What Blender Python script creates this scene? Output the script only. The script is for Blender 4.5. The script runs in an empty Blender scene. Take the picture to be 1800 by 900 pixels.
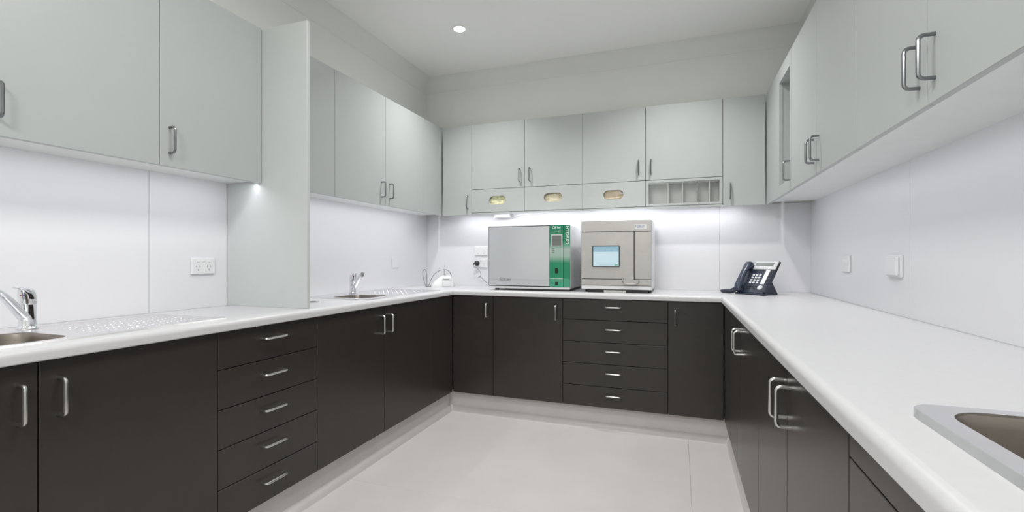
import bpy, bmesh, math, random
from math import sin, cos, pi, radians, sqrt, atan2
from mathutils import Vector, Matrix
random.seed(7)
SC = bpy.context.scene
COL = SC.collection

# ------------------------------------------------------------------ camera, world, exposure, room light
CAM_H, YAW = 1.1383, 0.3435
cd = bpy.data.cameras.new('camera'); cam = bpy.data.objects.new('camera', cd); COL.objects.link(cam)
cam.location = (0, 0, CAM_H); cam.rotation_euler = (pi/2, 0, YAW)
cd.sensor_width = 36; cd.lens = 36*818.89/1800; cd.shift_y = 4.59/1800; cd.clip_start = 0.02
SC.camera = cam
w = bpy.data.worlds.new('world'); SC.world = w; w.use_nodes = True
w.node_tree.nodes['Background'].inputs[0].default_value = (.9, .95, 1, 1)
w.node_tree.nodes['Background'].inputs[1].default_value = 0.3
SC.view_settings.view_transform = 'Standard'; SC.view_settings.look = 'None'
SC.view_settings.gamma = 1; SC.view_settings.use_curve_mapping = False
SC.view_settings.exposure = 0.49
DOWN_W, STRIP_W, FILL_W = 6.0, 0.70, 17.2      # downlight watts, strip watts per metre, added fill panel watts
WARM, COOL, NEUT = (1, .975, .94), (.92, .935, 1), (1, .985, .965)

# ------------------------------------------------------------------ dimensions (metres)
XL, XR, YB = -1.5806, .2626, 3.1093           # door faces of the base cabinets: left, right, back run
UL, UR, UB = -1.877, .5515, 3.4976            # door faces of the upper cabinets
ZK, ZD, BT = .15, .87, .908                   # top of kick, top of doors, top of the worktop
ZB, ZT, ZC = 1.4986, 2.237, 2.705             # upper cabinets bottom, top; ceiling
WL, WR, WB, WF = -2.108, .843, 3.64, -1.9     # walls
BY0 = .15                                     # near end of both long runs

# ------------------------------------------------------------------ materials
def mat(name, col, rough=.5, metal=0, spec=.5, noise=0, nscale=40, bump=0, bscale=200, emit=None, estr=0, aniso=None, coat=0):
    m = bpy.data.materials.new(name); m.use_nodes = True
    nt = m.node_tree; b = nt.nodes['Principled BSDF']
    b.inputs['Base Color'].default_value = (*col, 1); b.inputs['Roughness'].default_value = rough
    b.inputs['Metallic'].default_value = metal; b.inputs['Specular IOR Level'].default_value = spec
    b.inputs['Coat Weight'].default_value = coat
    tc = nt.nodes.new('ShaderNodeTexCoord')
    if noise:
        n = nt.nodes.new('ShaderNodeTexNoise'); n.inputs['Scale'].default_value = nscale; n.inputs['Detail'].default_value = 4
        r = nt.nodes.new('ShaderNodeValToRGB')
        r.color_ramp.elements[0].position = .3; r.color_ramp.elements[1].position = .7
        r.color_ramp.elements[0].color = (*[max(0, c*(1-noise)) for c in col], 1)
        r.color_ramp.elements[1].color = (*[min(1, c*(1+noise)) for c in col], 1)
        nt.links.new(tc.outputs['Object'], n.inputs['Vector']); nt.links.new(n.outputs['Fac'], r.inputs['Fac'])
        nt.links.new(r.outputs['Color'], b.inputs['Base Color'])
    if bump:
        n2 = nt.nodes.new('ShaderNodeTexNoise'); n2.inputs['Scale'].default_value = bscale
        v = tc.outputs['Object']
        if aniso:
            mp = nt.nodes.new('ShaderNodeMapping'); mp.inputs['Scale'].default_value = aniso
            nt.links.new(v, mp.inputs['Vector']); v = mp.outputs['Vector']
        nt.links.new(v, n2.inputs['Vector'])
        bp = nt.nodes.new('ShaderNodeBump'); bp.inputs['Strength'].default_value = bump; bp.inputs['Distance'].default_value = .001
        nt.links.new(n2.outputs['Fac'], bp.inputs['Height']); nt.links.new(bp.outputs['Normal'], b.inputs['Normal'])
    if emit:
        b.inputs['Emission Color'].default_value = (*emit, 1); b.inputs['Emission Strength'].default_value = estr
    return m
M = {}
M['wall'] = mat('wall_paint', (.79, .81, .78), .6, noise=.015, nscale=3, bump=.08, bscale=300)
M['ceil'] = mat('ceiling_paint', (.88, .885, .87), .7, noise=.01, nscale=2, bump=.05, bscale=250)
M['cornice'] = mat('cornice_paint', (.78, .79, .765), .6, noise=.01, nscale=3)
M['splash'] = mat('gloss_white_splashback', (.76, .76, .785), .36, noise=.008, nscale=2)
M['upper'] = mat('white_laminate', (.458, .483, .478), .38, noise=.012, nscale=6, bump=.05, bscale=500)
M['end_panel'] = mat('bright_white_laminate', (.56, .585, .58), .34, noise=.012, nscale=6)
M['upper_in'] = mat('white_board', (.78, .80, .785), .5, noise=.02, nscale=9)
M['dark'] = mat('charcoal_laminate', (.034, .0295, .0275), .29, noise=.05, nscale=14, bump=.06, bscale=450)
M['dark_in'] = mat('charcoal_board', (.022, .02, .019), .5, noise=.05, nscale=14)
M['bench'] = mat('white_worktop_laminate', (.60, .60, .612), .34, noise=.015, nscale=60)
M['floor'] = mat('cream_vinyl', (.60, .575, .56), .34, noise=.03, nscale=4, bump=.05, bscale=120)
M['kick'] = mat('grey_vinyl_skirting', (.64, .61, .60), .42, noise=.03, nscale=8)
M['subfloor'] = mat('floor_screed', (.3, .29, .28), .8, noise=.1, nscale=20)
M['steel'] = mat('brushed_steel', (.56, .56, .55), .3, 1, noise=.03, nscale=30, bump=.1, bscale=60, aniso=(1, 1, 14))
M['handle'] = mat('satin_steel', (.60, .60, .59), .28, 1, noise=.03, nscale=60)
M['handle_up'] = mat('satin_steel_shaded', (.25, .26, .27), .28, 1, noise=.03, nscale=60)  # same steel as the base handles, its darker reflections put into the colour
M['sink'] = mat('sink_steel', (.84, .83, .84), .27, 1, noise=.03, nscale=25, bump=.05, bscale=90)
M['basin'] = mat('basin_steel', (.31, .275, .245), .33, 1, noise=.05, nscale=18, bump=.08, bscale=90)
M['chrome'] = mat('polished_chrome', (.80, .81, .84), .05, 1, noise=.01, nscale=20)
M['autoclave'] = mat('brushed_warm_steel', (.53, .512, .50), .30, .5, noise=.04, nscale=12, bump=.12, bscale=60, aniso=(1, 1, 14))
M['groove'] = mat('dark_groove', (.012, .012, .011), .7, noise=.05)
M['black'] = mat('black_plastic', (.012, .012, .014), .45, noise=.1, nscale=40)
M['white_p'] = mat('white_plastic', (.80, .81, .80), .35, noise=.01, nscale=20)
M['plate'] = mat('white_switch_plastic', (.77, .775, .785), .4, noise=.01, nscale=20)
M['silver'] = mat('silver_door_panel', (.645, .66, .69), .2, .35, noise=.02, nscale=3)
M['casing'] = mat('white_enamel_casing', (.78, .79, .80), .3, noise=.01, nscale=10)
M['navy'] = mat('navy_phone_plastic', (.020, .028, .050), .38, noise=.08, nscale=50)
M['navy2'] = mat('navy_phone_handset', (.022, .034, .062), .28, noise=.06, nscale=50)
M['key_w'] = mat('white_phone_key', (.78, .79, .80), .4, noise=.01)
M['lcd'] = mat('grey_lcd', (.16, .18, .165), .25, noise=.03, nscale=80)
M['ph_silver'] = mat('pale_phone_plastic', (.58, .60, .60), .35, noise=.02)
M['cable'] = mat('grey_cable', (.22, .22, .23), .5, noise=.05)
M['cream'] = mat('cream_tissue', (.74, .67, .50), .75, noise=.25, nscale=55, bump=.4, bscale=60)
M['ytissue'] = mat('pale_yellow_tissue', (.78, .74, .48), .75, noise=.35, nscale=60, bump=.4, bscale=60)
M['tan'] = mat('tan_card', (.74, .62, .46), .7, noise=.12, nscale=30, bump=.2, bscale=60)
M['red'] = mat('red_dot', (.5, .02, .02), .4, noise=.02)
M['blue'] = mat('blue_dot', (.03, .05, .4), .4, noise=.02)
M['blueprint'] = mat('blue_print', (.20, .22, .5), .6, noise=.05)
M['greyprint'] = mat('grey_print', (.16, .17, .18), .6, noise=.05)
M['whiteprint'] = mat('white_print', (.82, .88, .84), .5, noise=.02)
M['bezel'] = mat('dark_teal_bezel', (.02, .04, .05), .35, noise=.05)
M['led'] = mat('led_diffuser', (.9, .9, .9), .4, emit=COOL, estr=3.0, noise=.01)
M['lamp'] = mat('downlight_lens', (.9, .9, .9), .4, emit=(1, 1, .98), estr=30, noise=.01)
M['fill_lens'] = mat('added_fill_lens', (.9, .9, .9), .4, emit=(1, .99, .97), estr=1.5, noise=.01)
M['screen'] = mat('lit_screen', (.12, .16, .18), .3, emit=(.66, .84, .92), estr=.50, noise=.02)
M['screen_h'] = mat('lit_screen_header', (.08, .12, .15), .3, emit=(.36, .62, .74), estr=.42, noise=.05)
M['screen_w'] = mat('lit_screen_words', (.2, .25, .3), .3, emit=(.26, .44, .58), estr=.4, noise=.05)
M['screen_g'] = mat('lit_screen_icon', (.1, .3, .2), .3, emit=(.25, .50, .36), estr=.35, noise=.05)
# green strip: printed fade green - pale - green, along the machine's height
def green_mat():
    m = bpy.data.materials.new('green_printed_fascia'); m.use_nodes = True
    nt = m.node_tree; b = nt.nodes['Principled BSDF']; b.inputs['Roughness'].default_value = .25
    tc = nt.nodes.new('ShaderNodeTexCoord'); sp = nt.nodes.new('ShaderNodeSeparateXYZ'); r = nt.nodes.new('ShaderNodeValToRGB')
    nt.links.new(tc.outputs['Generated'], sp.inputs[0]); nt.links.new(sp.outputs['Z'], r.inputs['Fac']); nt.links.new(r.outputs['Color'], b.inputs['Base Color'])
    g, gd, p = (.018, .26, .13, 1), (.012, .20, .10, 1), (.36, .50, .43, 1)
    cr = r.color_ramp; cr.elements[0].position = 0; cr.elements[0].color = (.06, .34, .21, 1); cr.elements[1].position = 1; cr.elements[1].color = gd
    for pos, c in ((.13, (.07, .36, .22, 1)), (.145, g), (.39, g), (.50, p), (.61, (.42, .53, .47, 1)), (.69, (.10, .36, .23, 1)), (.75, g)):
        e = cr.elements.new(pos); e.color = c
    return m
M['green'] = green_mat()

# ------------------------------------------------------------------ mesh helpers
def rot_to(o):
    return Matrix.Identity(4)
def origin_of(o):
    v = Vector(o.location)
    while o.parent: o = o.parent; v += Vector(o.location)
    return v
def obj(name, bm, m, parent=None, smooth=False, xf=None):
    """link bm (world coordinates) as ONE mesh object"""
    if xf is not None: bmesh.ops.transform(bm, matrix=xf, verts=bm.verts)
    bmesh.ops.recalc_face_normals(bm, faces=bm.faces)
    vs = [v.co for v in bm.verts]
    if parent is None:
        lo = Vector([min(v[i] for v in vs) for i in range(3)]); hi = Vector([max(v[i] for v in vs) for i in range(3)])
        o0 = Vector(((lo.x+hi.x)/2, (lo.y+hi.y)/2, lo.z))
    else: o0 = origin_of(parent)
    bmesh.ops.translate(bm, verts=bm.verts, vec=-o0)
    me = bpy.data.meshes.new(name); bm.to_mesh(me); bm.free()
    if smooth:
        for p in me.polygons: p.use_smooth = True
        try: me.set_sharp_from_angle(angle=radians(38))
        except Exception: pass
    for mm in (m if isinstance(m, (list, tuple)) else [m]): me.materials.append(mm)
    o = bpy.data.objects.new(name, me); COL.objects.link(o)
    if parent is None: o.location = o0
    else: o.parent = parent
    return o
def tag(o, label=None, cat=None, group=None, kind=None):
    if label: o['label'] = label
    if cat: o['category'] = cat
    if group: o['group'] = group
    if kind: o['kind'] = kind
    return o
def thing(name, loc, label, cat, group=None):
    o = bpy.data.objects.new(name, None); COL.objects.link(o); o.location = loc; o.empty_display_size = .05
    return tag(o, label, cat, group)
def B(): return bmesh.new()
def bx(bm, x0, x1, y0, y1, z0, z1, b=0, seg=1):
    x0, x1 = sorted((x0, x1)); y0, y1 = sorted((y0, y1)); z0, z1 = sorted((z0, z1))
    t = bmesh.new()
    r = bmesh.ops.create_cube(t, size=1, matrix=Matrix.Translation(((x0+x1)/2, (y0+y1)/2, (z0+z1)/2)) @ Matrix.Diagonal((x1-x0, y1-y0, z1-z0, 1)))
    if b: bmesh.ops.bevel(t, geom=t.edges[:], offset=min(b, .45*min(x1-x0, y1-y0, z1-z0)), segments=seg, affect='EDGES', profile=.5)
    merge(bm, t); return bm
def merge(bm, t):
    me = bpy.data.meshes.new('tmp'); t.to_mesh(me); t.free(); bm.from_mesh(me); bpy.data.meshes.remove(me)
def tube(bm, pts, r, n=10, caps=True, closed=False, sx=1.0):
    pts = [Vector(p) for p in pts]; rings = []; N = len(pts); prev = None
    for i, p in enumerate(pts):
        if closed: d = (pts[(i+1) % N]-pts[i-1])
        else: d = pts[min(i+1, N-1)]-pts[max(i-1, 0)]
        d.normalize()
        if prev is None:
            a = Vector((0, 0, 1)) if abs(d.z) < .9 else Vector((1, 0, 0))
            u = d.cross(a).normalized()
        else:
            u = (prev - d*prev.dot(d)).normalized()
        prev = u; v = d.cross(u)
        rr = r[i] if isinstance(r, (list, tuple)) else r
        rings.append([bm.verts.new(p + u*rr*cos(2*pi*k/n)*sx + v*rr*sin(2*pi*k/n)) for k in range(n)])
    for i in range(N if closed else N-1):
        a, b = rings[i], rings[(i+1) % N]
        for k in range(n): bm.faces.new((a[k], a[(k+1) % n], b[(k+1) % n], b[k]))
    if caps and not closed: bm.faces.new(rings[0][::-1]); bm.faces.new(rings[-1])
    return bm
def lathe(bm, prof, c=(0, 0, 0), n=24):
    rings = []
    for r, z in prof:
        if r < 1e-6: rings.append([bm.verts.new((c[0], c[1], c[2]+z))])
        else: rings.append([bm.verts.new((c[0]+r*cos(2*pi*k/n), c[1]+r*sin(2*pi*k/n), c[2]+z)) for k in range(n)])
    for a, b in zip(rings, rings[1:]):
        for k in range(n):
            k2 = (k+1) % n
            if len(a) == 1 and len(b) == 1: continue
            if len(a) == 1: bm.faces.new((a[0], b[k], b[k2]))
            elif len(b) == 1: bm.faces.new((a[k], a[k2], b[0]))
            else: bm.faces.new((a[k], a[k2], b[k2], b[k]))
    return bm
def loft(bm, secs, caps=True):
    rings = [[bm.verts.new(p) for p in s] for s in secs]; n = len(rings[0])
    for a, b in zip(rings, rings[1:]):
        for k in range(n): bm.faces.new((a[k], a[(k+1) % n], b[(k+1) % n], b[k]))
    if caps: bm.faces.new(rings[0][::-1]); bm.faces.new(rings[-1])
    return bm
def prism(bm, poly, a0, a1, axis):
    """poly: 2D points; extruded along axis from a0 to a1. axis 'x': poly=(y,z); 'y': (x,z); 'z': (x,y)"""
    f = {'x': lambda p, a: (a, p[0], p[1]), 'y': lambda p, a: (p[0], a, p[1]), 'z': lambda p, a: (p[0], p[1], a)}[axis]
    return loft(bm, [[f(p, a0) for p in poly], [f(p, a1) for p in poly]])
def rrect(x0, x1, y0, y1, r, n=5):
    P = []
    for cx, cy, a in ((x1-r, y1-r, 0), (x0+r, y1-r, 90), (x0+r, y0+r, 180), (x1-r, y0+r, 270)):
        for k in range(n+1):
            t = radians(a + 90*k/n); P.append((cx+r*cos(t), cy+r*sin(t)))
    return P
def ray_poly(c, th, poly):
    dx, dy = cos(th), sin(th); best = None; n = len(poly)
    for i in range(n):
        (x1, y1), (x2, y2) = poly[i], poly[(i+1) % n]
        ex, ey = x2-x1, y2-y1; den = dx*ey-dy*ex
        if abs(den) < 1e-12: continue
        t = ((x1-c[0])*ey-(y1-c[1])*ex)/den; s = ((x1-c[0])*dy-(y1-c[1])*dx)/den
        if t > 0 and -1e-6 <= s <= 1+1e-6 and (best is None or t < best): best = t
    return (c[0]+dx*best, c[1]+dy*best)
def ring_loops(outer, hole):
    c = (sum(p[0] for p in hole)/len(hole), sum(p[1] for p in hole)/len(hole))
    ths = sorted({round(atan2(p[1]-c[1], p[0]-c[0]), 5) for p in outer+hole})
    return [ray_poly(c, t, outer) for t in ths], [ray_poly(c, t, hole) for t in ths]
def ring_plate(bm, outer, hole, z0, z1, f):
    """plate with one hole; f(p2, z) maps to 3D"""
    o, h = ring_loops(outer, hole); n = len(o)
    L = [[bm.verts.new(f(p, z)) for p in loop] for loop, z in ((h, z1), (o, z1), (o, z0), (h, z0))]
    for a, b in zip(L, L[1:]+L[:1]):
        for k in range(n): bm.faces.new((a[k], a[(k+1) % n], b[(k+1) % n], b[k]))
    return bm
def ptext(s, size, parent, m, name, mtx, depth=.0006):
    """flat lettering as mesh; mtx maps text plane (x right, y up, z out) to the world"""
    c = bpy.data.curves.new(name, 'FONT'); c.body = s; c.size = size; c.align_x = 'LEFT'; c.align_y = 'BOTTOM'; c.extrude = depth; c.offset = size*.006; c.resolution_u = 3
    t = bpy.data.objects.new('tmp_text', c); COL.objects.link(t)
    dg = bpy.context.evaluated_depsgraph_get(); dg.update()
    me = bpy.data.meshes.new_from_object(t.evaluated_get(dg))
    bm = B(); bm.from_mesh(me); bpy.data.meshes.remove(me)
    bpy.data.objects.remove(t); bpy.data.curves.remove(c)
    return obj(name, bm, m, parent, xf=mtx)

# run frames: s along the run, d = depth behind the door face (negative is into the room)
def fr(run, face):
    if run == 'L': return lambda s, d, z: (face-d, s, z)
    if run == 'R': return lambda s, d, z: (face+d, s, z)
    return lambda s, d, z: (s, face+d, z)
def fbox(bm, F, s0, s1, d0, d1, z0, z1, b=0, seg=1):
    a, c = F(s0, d0, z0), F(s1, d1, z1)
    return bx(bm, a[0], c[0], a[1], c[1], z0, z1, b, seg)
def handle(F, s, z0=None, z1=None, s1=None, z=None, r=.0048, pr=.032, rb=.012):
    """round-bar D handle, vertical (s, z0..z1) or horizontal (s..s1 at z)"""
    bm = B()
    if s1 is None: g = lambda a, d: F(s, d, a); a0, a1 = z0, z1
    else: g = lambda a, d: F(a, d, z); a0, a1 = s, s1
    P = [g(a0, 0)]
    for k in range(5): t = k/4*pi/2; P.append(g(a0+rb-rb*cos(t), -(pr-rb)-rb*sin(t)))
    for k in range(5): t = k/4*pi/2; P.append(g(a1-rb+rb*sin(t), -(pr-rb)-rb*cos(t)))
    P.append(g(a1, 0))
    return tube(bm, P, r, 8)
def sweep_u(prof, xl, xr, yb, y0, name_fn):
    """profile [(d,z)] behind a U of faces (left x=xl, back y=yb, right x=xr), mitred; yields three bmeshes"""
    out = []
    for run in 'LBR':
        bm = B()
        if run == 'L': secs = [[(xl-d, y0, z) for d, z in prof], [(xl-d, yb+d, z) for d, z in prof]]
        elif run == 'B': secs = [[(xl-d, yb+d, z) for d, z in prof], [(xr+d, yb+d, z) for d, z in prof]]
        else: secs = [[(xr+d, y0, z) for d, z in prof], [(xr+d, yb+d, z) for d, z in prof]]
        loft(bm, secs); out.append(bm)
    return out

# ------------------------------------------------------------------ the setting
st = lambda o: tag(o, kind='structure')
floor = st(obj('floor', bx(B(), WL-.1, WR+.1, WF-.1, WB+.1, -.1, -.004), M['subfloor']))
SX, SY = .057, 1.985                       # weld seams of the vinyl sheets
for x0, x1, y0, y1 in ((WL, SX-.0006, SY+.0003, WB), (WL, SX-.0006, WF, SY-.0003), (SX+.0006, WR, WF, WB)):
    obj('vinyl_sheet', bx(B(), x0, x1, y0, y1, -.004, 0, .0003), M['floor'], floor)
ceiling = st(obj('ceiling', bx(B(), WL-.1, WR+.1, WF-.1, WB+.1, ZC, ZC+.1), M['ceil']))
wall_l = st(obj('wall_left', bx(B(), WL-.1, WL, WF-.1, WB+.1, 0, ZC), M['wall']))
wall_r = st(obj('wall_right', bx(B(), WR, WR+.1, WF-.1, WB+.1, 0, ZC), M['wall']))
wall_b = st(obj('wall_back', bx(B(), WL, WR, WB, WB+.1, 0, ZC), M['wall']))
wall_f = st(obj('wall_front', bx(B(), WL, WR, WF-.1, WF, 0, ZC), M['wall']))
# coved cornice
prof = [(-.0, ZC-.112), (-.002, ZC-.112)] + [(-.090+.087*cos(radians(a)), ZC-.111+.109*sin(radians(a))) for a in range(0, 91, 10)] + [(-.090, ZC), (0, ZC)]
for i, bm in enumerate(sweep_u([(d, z) for d, z in prof], WL, WR, WB, WF, None)):
    st(obj('trim_%d' % (i+1), bm, M['cornice'], smooth=True))
# coved vinyl skirting under the cabinets (front of the plinth)
prof = [(.09, .0), (.012, .0), (.014, .004)] + [(.014+.030*(1-cos(radians(a))), .004+.034*sin(radians(a))) for a in (18, 36, 54, 72, 90)] + [(.044, ZK-.001), (.09, ZK-.001)]
for nm, bm in zip(('baseboard_left', 'baseboard_back', 'baseboard_right'), sweep_u(prof, XL, XR, YB, BY0+.02, None)):
    st(obj(nm, bm, M['kick'], smooth=True))
# splashback sheets between worktop and upper cabinets
for par, run, face, cuts in ((wall_l, 'L', WL+.006, (BY0, 1.334, 1.694)), (wall_l, 'L', WL+.006, (1.714, WB-.0065)), (wall_b, 'B', WB-.006, (WL+.0005, .276, WR-.0005)), (wall_r, 'R', WR-.006, (BY0, 2.2, WB-.0065))):
    F = fr(run, face)
    for a, b in zip(cuts, cuts[1:]):
        bm = fbox(B(), F, a+.0008, b-.0008, 0, .0055, BT+.0002, ZB+.02, .0008)
        obj('splashback_panel', bm, M['splash'], par)

# ------------------------------------------------------------------ cabinets
G = .0016                                    # half of the gap between doors
def base_cabinet(run, s0, s1, label, fronts, group=None, name='base_cabinet'):
    face = {'L': XL, 'R': XR, 'B': YB}[run]; F = fr(run, face)
    depth = {'L': XL-WL, 'R': WR-XR, 'B': WB-YB}[run]-.004
    c = F((s0+s1)/2, depth/2, 0)
    t = thing(name, (c[0], c[1], ZK), label, 'cabinet', group)
    bm = B(); e = .0004
    for a, b in ((s0+e, s0+.016), (s1-.016, s1-e)): fbox(bm, F, a, b, .019, depth, ZK, ZD+.001)
    fbox(bm, F, s0+.016, s1-.016, .019, depth, ZK, ZK+.016); fbox(bm, F, s0+.016, s1-.016, depth-.012, depth, ZK+.016, ZD+.001)
    obj('carcass', bm, M['dark_in'], t)
    for f in fronts:
        a, b = f.get('s', (s0, s1)); z0, z1 = f.get('z', (ZK, ZD))
        z1 = z1-.0035 if z1 > ZD-.01 else z1-G
        z0 = z0+.0005 if z0 < ZK+.01 else z0+G
        d = obj(f.get('n', 'door'), fbox(B(), F, a+G, b-G, 0, .018, z0, z1, .0012), M['dark'], t)
        if 'hv' in f: obj('handle', handle(F, f['hv'], .717, .817), M['handle'], d, True)
        if 'hh' in f: obj('handle', handle(F, f['hh'][0], s1=f['hh'][1], z=f['hh'][2]), M['handle'], d, True)
    return t
DZ = [.15, .288, .436, .581, .728, .87]
def drawers(h0, h1): return [dict(n='drawer', z=(DZ[i], DZ[i+1]), hh=(h0, h1, (.236, .383, .527, .671, .817)[i])) for i in range(5)]
base_cabinet('L', .222, 1.237, 'charcoal two-door base cabinet under the near left sink', [dict(s=(.222, .732), hv=.691), dict(s=(.732, 1.237), hv=.774)])
base_cabinet('L', 1.237, 1.734, 'charcoal five-drawer base cabinet on the left, below the white end panel', drawers(1.424, 1.53))
base_cabinet('L', 1.734, 2.784, 'charcoal two-door base cabinet under the far left sink', [dict(s=(1.734, 2.258), hv=2.216), dict(s=(2.258, 2.784), hv=2.297)])
base_cabinet('L', 2.784, YB-.002, 'narrow blank charcoal filler in the back left base corner, left side', [dict(s=(2.784, YB-.004), n='filler_panel')], name='corner_base_unit')
base_cabinet('B', XL+.002, -1.256, 'narrow charcoal base cabinet with one door in the back left corner', [dict(s=(XL+.004, -1.256), hv=-1.301)])
base_cabinet('B', -1.256, -.745, 'wide charcoal one-door base cabinet under the green and silver washer', [dict(hv=-.789)])
base_cabinet('B', -.745, -.064, 'charcoal five-drawer base cabinet on the back wall under the steel steriliser', drawers(-.453, -.353))
base_cabinet('B', -.064, XR-.002, 'charcoal one-door base cabinet in the back right corner, handle at its left edge', [dict(s=(-.064, XR-.004), hv=-.02)])
base_cabinet('R', 2.784, YB-.002, 'narrow blank charcoal filler in the back right base corner, right side', [dict(s=(2.784, YB-.004), n='filler_panel')], name='corner_base_unit')
base_cabinet('R', 1.825, 2.784, 'charcoal two-door base cabinet farther along the right run', [dict(s=(1.825, 2.305), hv=2.2645), dict(s=(2.305, 2.784), hv=2.3455)])
base_cabinet('R', .904, 1.825, 'charcoal two-door base cabinet nearer on the right, two large D handles', [dict(s=(.904, 1.366), hv=1.325), dict(s=(1.366, 1.825), hv=1.4065)])
base_cabinet('R', .222, .904, 'charcoal base cabinet below the right sink with a slim rail above its door', [dict(s=(.222, .904), z=(.15, .8145)), dict(s=(.222, .904), z=(.8145, .87), n='rail_panel')])

LIPS = {'L': .010, 'B': .010, 'R': .018}; LIP = .010     # how far the cabinet floor sits above the door's lower edge
def upper_cabinet(run, s0, s1, label, fronts, group=None, frame=True):
    face = {'L': UL, 'R': UR, 'B': UB}[run]; F = fr(run, face)
    depth = {'L': UL-WL, 'R': WR-UR, 'B': WB-UB}[run]-.001
    LIP = LIPS[run]
    c = F((s0+s1)/2, depth/2, 0)
    t = thing('wall_cabinet', (c[0], c[1], ZB), label, 'cabinet', group)
    bm = B(); e = .0004
    for a, b in ((s0+e, s0+.016), (s1-.016, s1-e)): fbox(bm, F, a, b, .019, depth, ZB+LIP, ZT)
    for z0, z1 in ((ZB+LIP, ZB+LIP+.012), (ZT-.016, ZT)): fbox(bm, F, s0+.016, s1-.016, .019, depth, z0, z1)
    fbox(bm, F, s0+.016, s1-.016, depth-.007, depth, ZB+LIP+.012, ZT-.016)
    obj('carcass', bm, M['upper_in'], t)
    for f in fronts:
        a, b = f.get('s', (s0, s1)); z0, z1 = f.get('z', (ZB, ZT)); nm = f.get('n', 'door')
        z0 = z0+G if z0 > ZB+.005 else z0
        z1 = z1-G if z1 < ZT-.005 else z1
        if nm == 'dispenser_flap':
            cx, cz = f['oval']; L, R_ = .073, .034
            hole = [(cx+(L-R_)+R_*cos(radians(q)), cz+R_*sin(radians(q))) for q in range(-90, 91, 15)] + [(cx-(L-R_)+R_*cos(radians(q)), cz+R_*sin(radians(q))) for q in range(90, 271, 15)]
            outer = [(a+G, z0), (b-G, z0), (b-G, z1), (a+G, z1)]
            d = obj(nm, ring_plate(B(), outer, hole, 0, .018, lambda p, q: F(p[0], q, p[1])), M['upper'], t)
        elif nm == 'slot_door':
            (h0, h1), (hz0, hz1) = f['slot']
            outer = [(a+G, z0), (b-G, z0), (b-G, z1), (a+G, z1)]; hole = [(h0, hz0), (h1, hz0), (h1, hz1), (h0, hz1)]
            d = obj('door', ring_plate(B(), outer, hole, 0, .018, lambda p, q: F(p[0], q, p[1])), M['upper'], t)
            lin = B(); dd = .16
            fbox(lin, F, h0-.012, h1+.012, .0185, dd, hz1+.002, hz1+.012); fbox(lin, F, h0-.012, h1+.012, .0185, dd, hz0-.012, hz0-.002)
            for q0, q1 in ((h0-.012, h0-.002), (h1+.002, h1+.012)): fbox(lin, F, q0, q1, .0185, dd, hz0-.002, hz1+.002)
            fbox(lin, F, h0-.002, h1+.002, dd-.008, dd, hz0-.002, hz1+.002)
            obj('recess_lining', lin, M['upper'], t)
        elif nm == 'face_frame':
            (h0, h1), (hz0, hz1) = f['slot']
            outer = [(a+G, z0), (b-G, z0), (b-G, z1), (a+G, z1)]; hole = [(h0, hz0), (h1, hz0), (h1, hz1), (h0, hz1)]
            d = obj(nm, ring_plate(B(), outer, hole, 0, .018, lambda p, q: F(p[0], q, p[1])), M['upper'], t)
            lin = B()
            fbox(lin, F, h0-.012, h1+.012, .0185, depth-.008, hz1, hz1+.01)
            for q0, q1 in ((h0-.012, h0), (h1, h1+.012)): fbox(lin, F, q0, q1, .0185, depth-.008, hz0-.004, hz1)
            fbox(lin, F, h0-.012, h1+.012, .0185, depth-.008, hz0-.012, hz0-.004)
            obj('compartment_lining', lin, M['upper_in'], t)
            for q in f['div']: obj('divider', fbox(B(), F, q-.0012, q+.0012, .012, depth-.009, hz0-.003, hz1-.0005), M['upper_in'], t)
        else:
            d = obj(nm, fbox(B(), F, a+G, b-G, 0, .018, z0, z1, .0012), M['upper'], t)
        if 'hv' in f: obj('handle', handle(F, f['hv'][0], f['hv'][1], f['hv'][2]), M['handle_up'], d, True)
    return t
HZ, HB = (1.552, 1.652), (1.748, 1.849)
ZF0, ZF1 = 1.5145, 1.7025
upper_cabinet('L', .25, 1.229, 'white wall cabinet above the near left tap, cut off by the photo edge', [dict(s=(.25, .739)), dict(s=(.739, 1.229), hv=(.774, *HZ))])
upper_cabinet('L', 1.229, 1.692, 'white one-door wall cabinet just left of the tall white end panel', [dict(hv=(1.266, *HZ))])
upper_cabinet('L', 1.716, 2.199, 'white one-door wall cabinet partly hidden behind the tall white end panel', [dict(hv=(1.752, *HZ))])
upper_cabinet('L', 2.199, 3.19, 'white two-door wall cabinet above the far left sink', [dict(s=(2.199, 2.695), hv=(2.648, *HZ)), dict(s=(2.695, 3.19), hv=(2.742, *HZ))])
upper_cabinet('L', 3.19, UB-.002, 'narrow blank white wall unit on the left at the back corner', [dict(s=(3.19, UB-.004), n='filler_panel')])
upper_cabinet('B', UL+.002, -1.6035, 'narrow white one-door wall cabinet in the back left corner', [dict(s=(UL+.004, -1.6035), hv=(-1.637, *HZ))])
upper_cabinet('B', -1.6035, -.684, 'white wall cabinet above the washer with two doors over two oval-holed flaps',
    [dict(s=(-1.6035, -1.146), z=(ZF1, ZT), hv=(-1.184, *HB)), dict(s=(-1.146, -.684), z=(ZF1, ZT), hv=(-1.100, *HB)),
     dict(s=(-1.6035, -1.146), z=(ZF0, ZF1), n='dispenser_flap', oval=(-1.377, 1.611)), dict(s=(-1.146, -.684), z=(ZF0, ZF1), n='dispenser_flap', oval=(-.916, 1.6135)),
     dict(z=(ZB, ZF0-.001), n='bottom_rail')])
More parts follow.
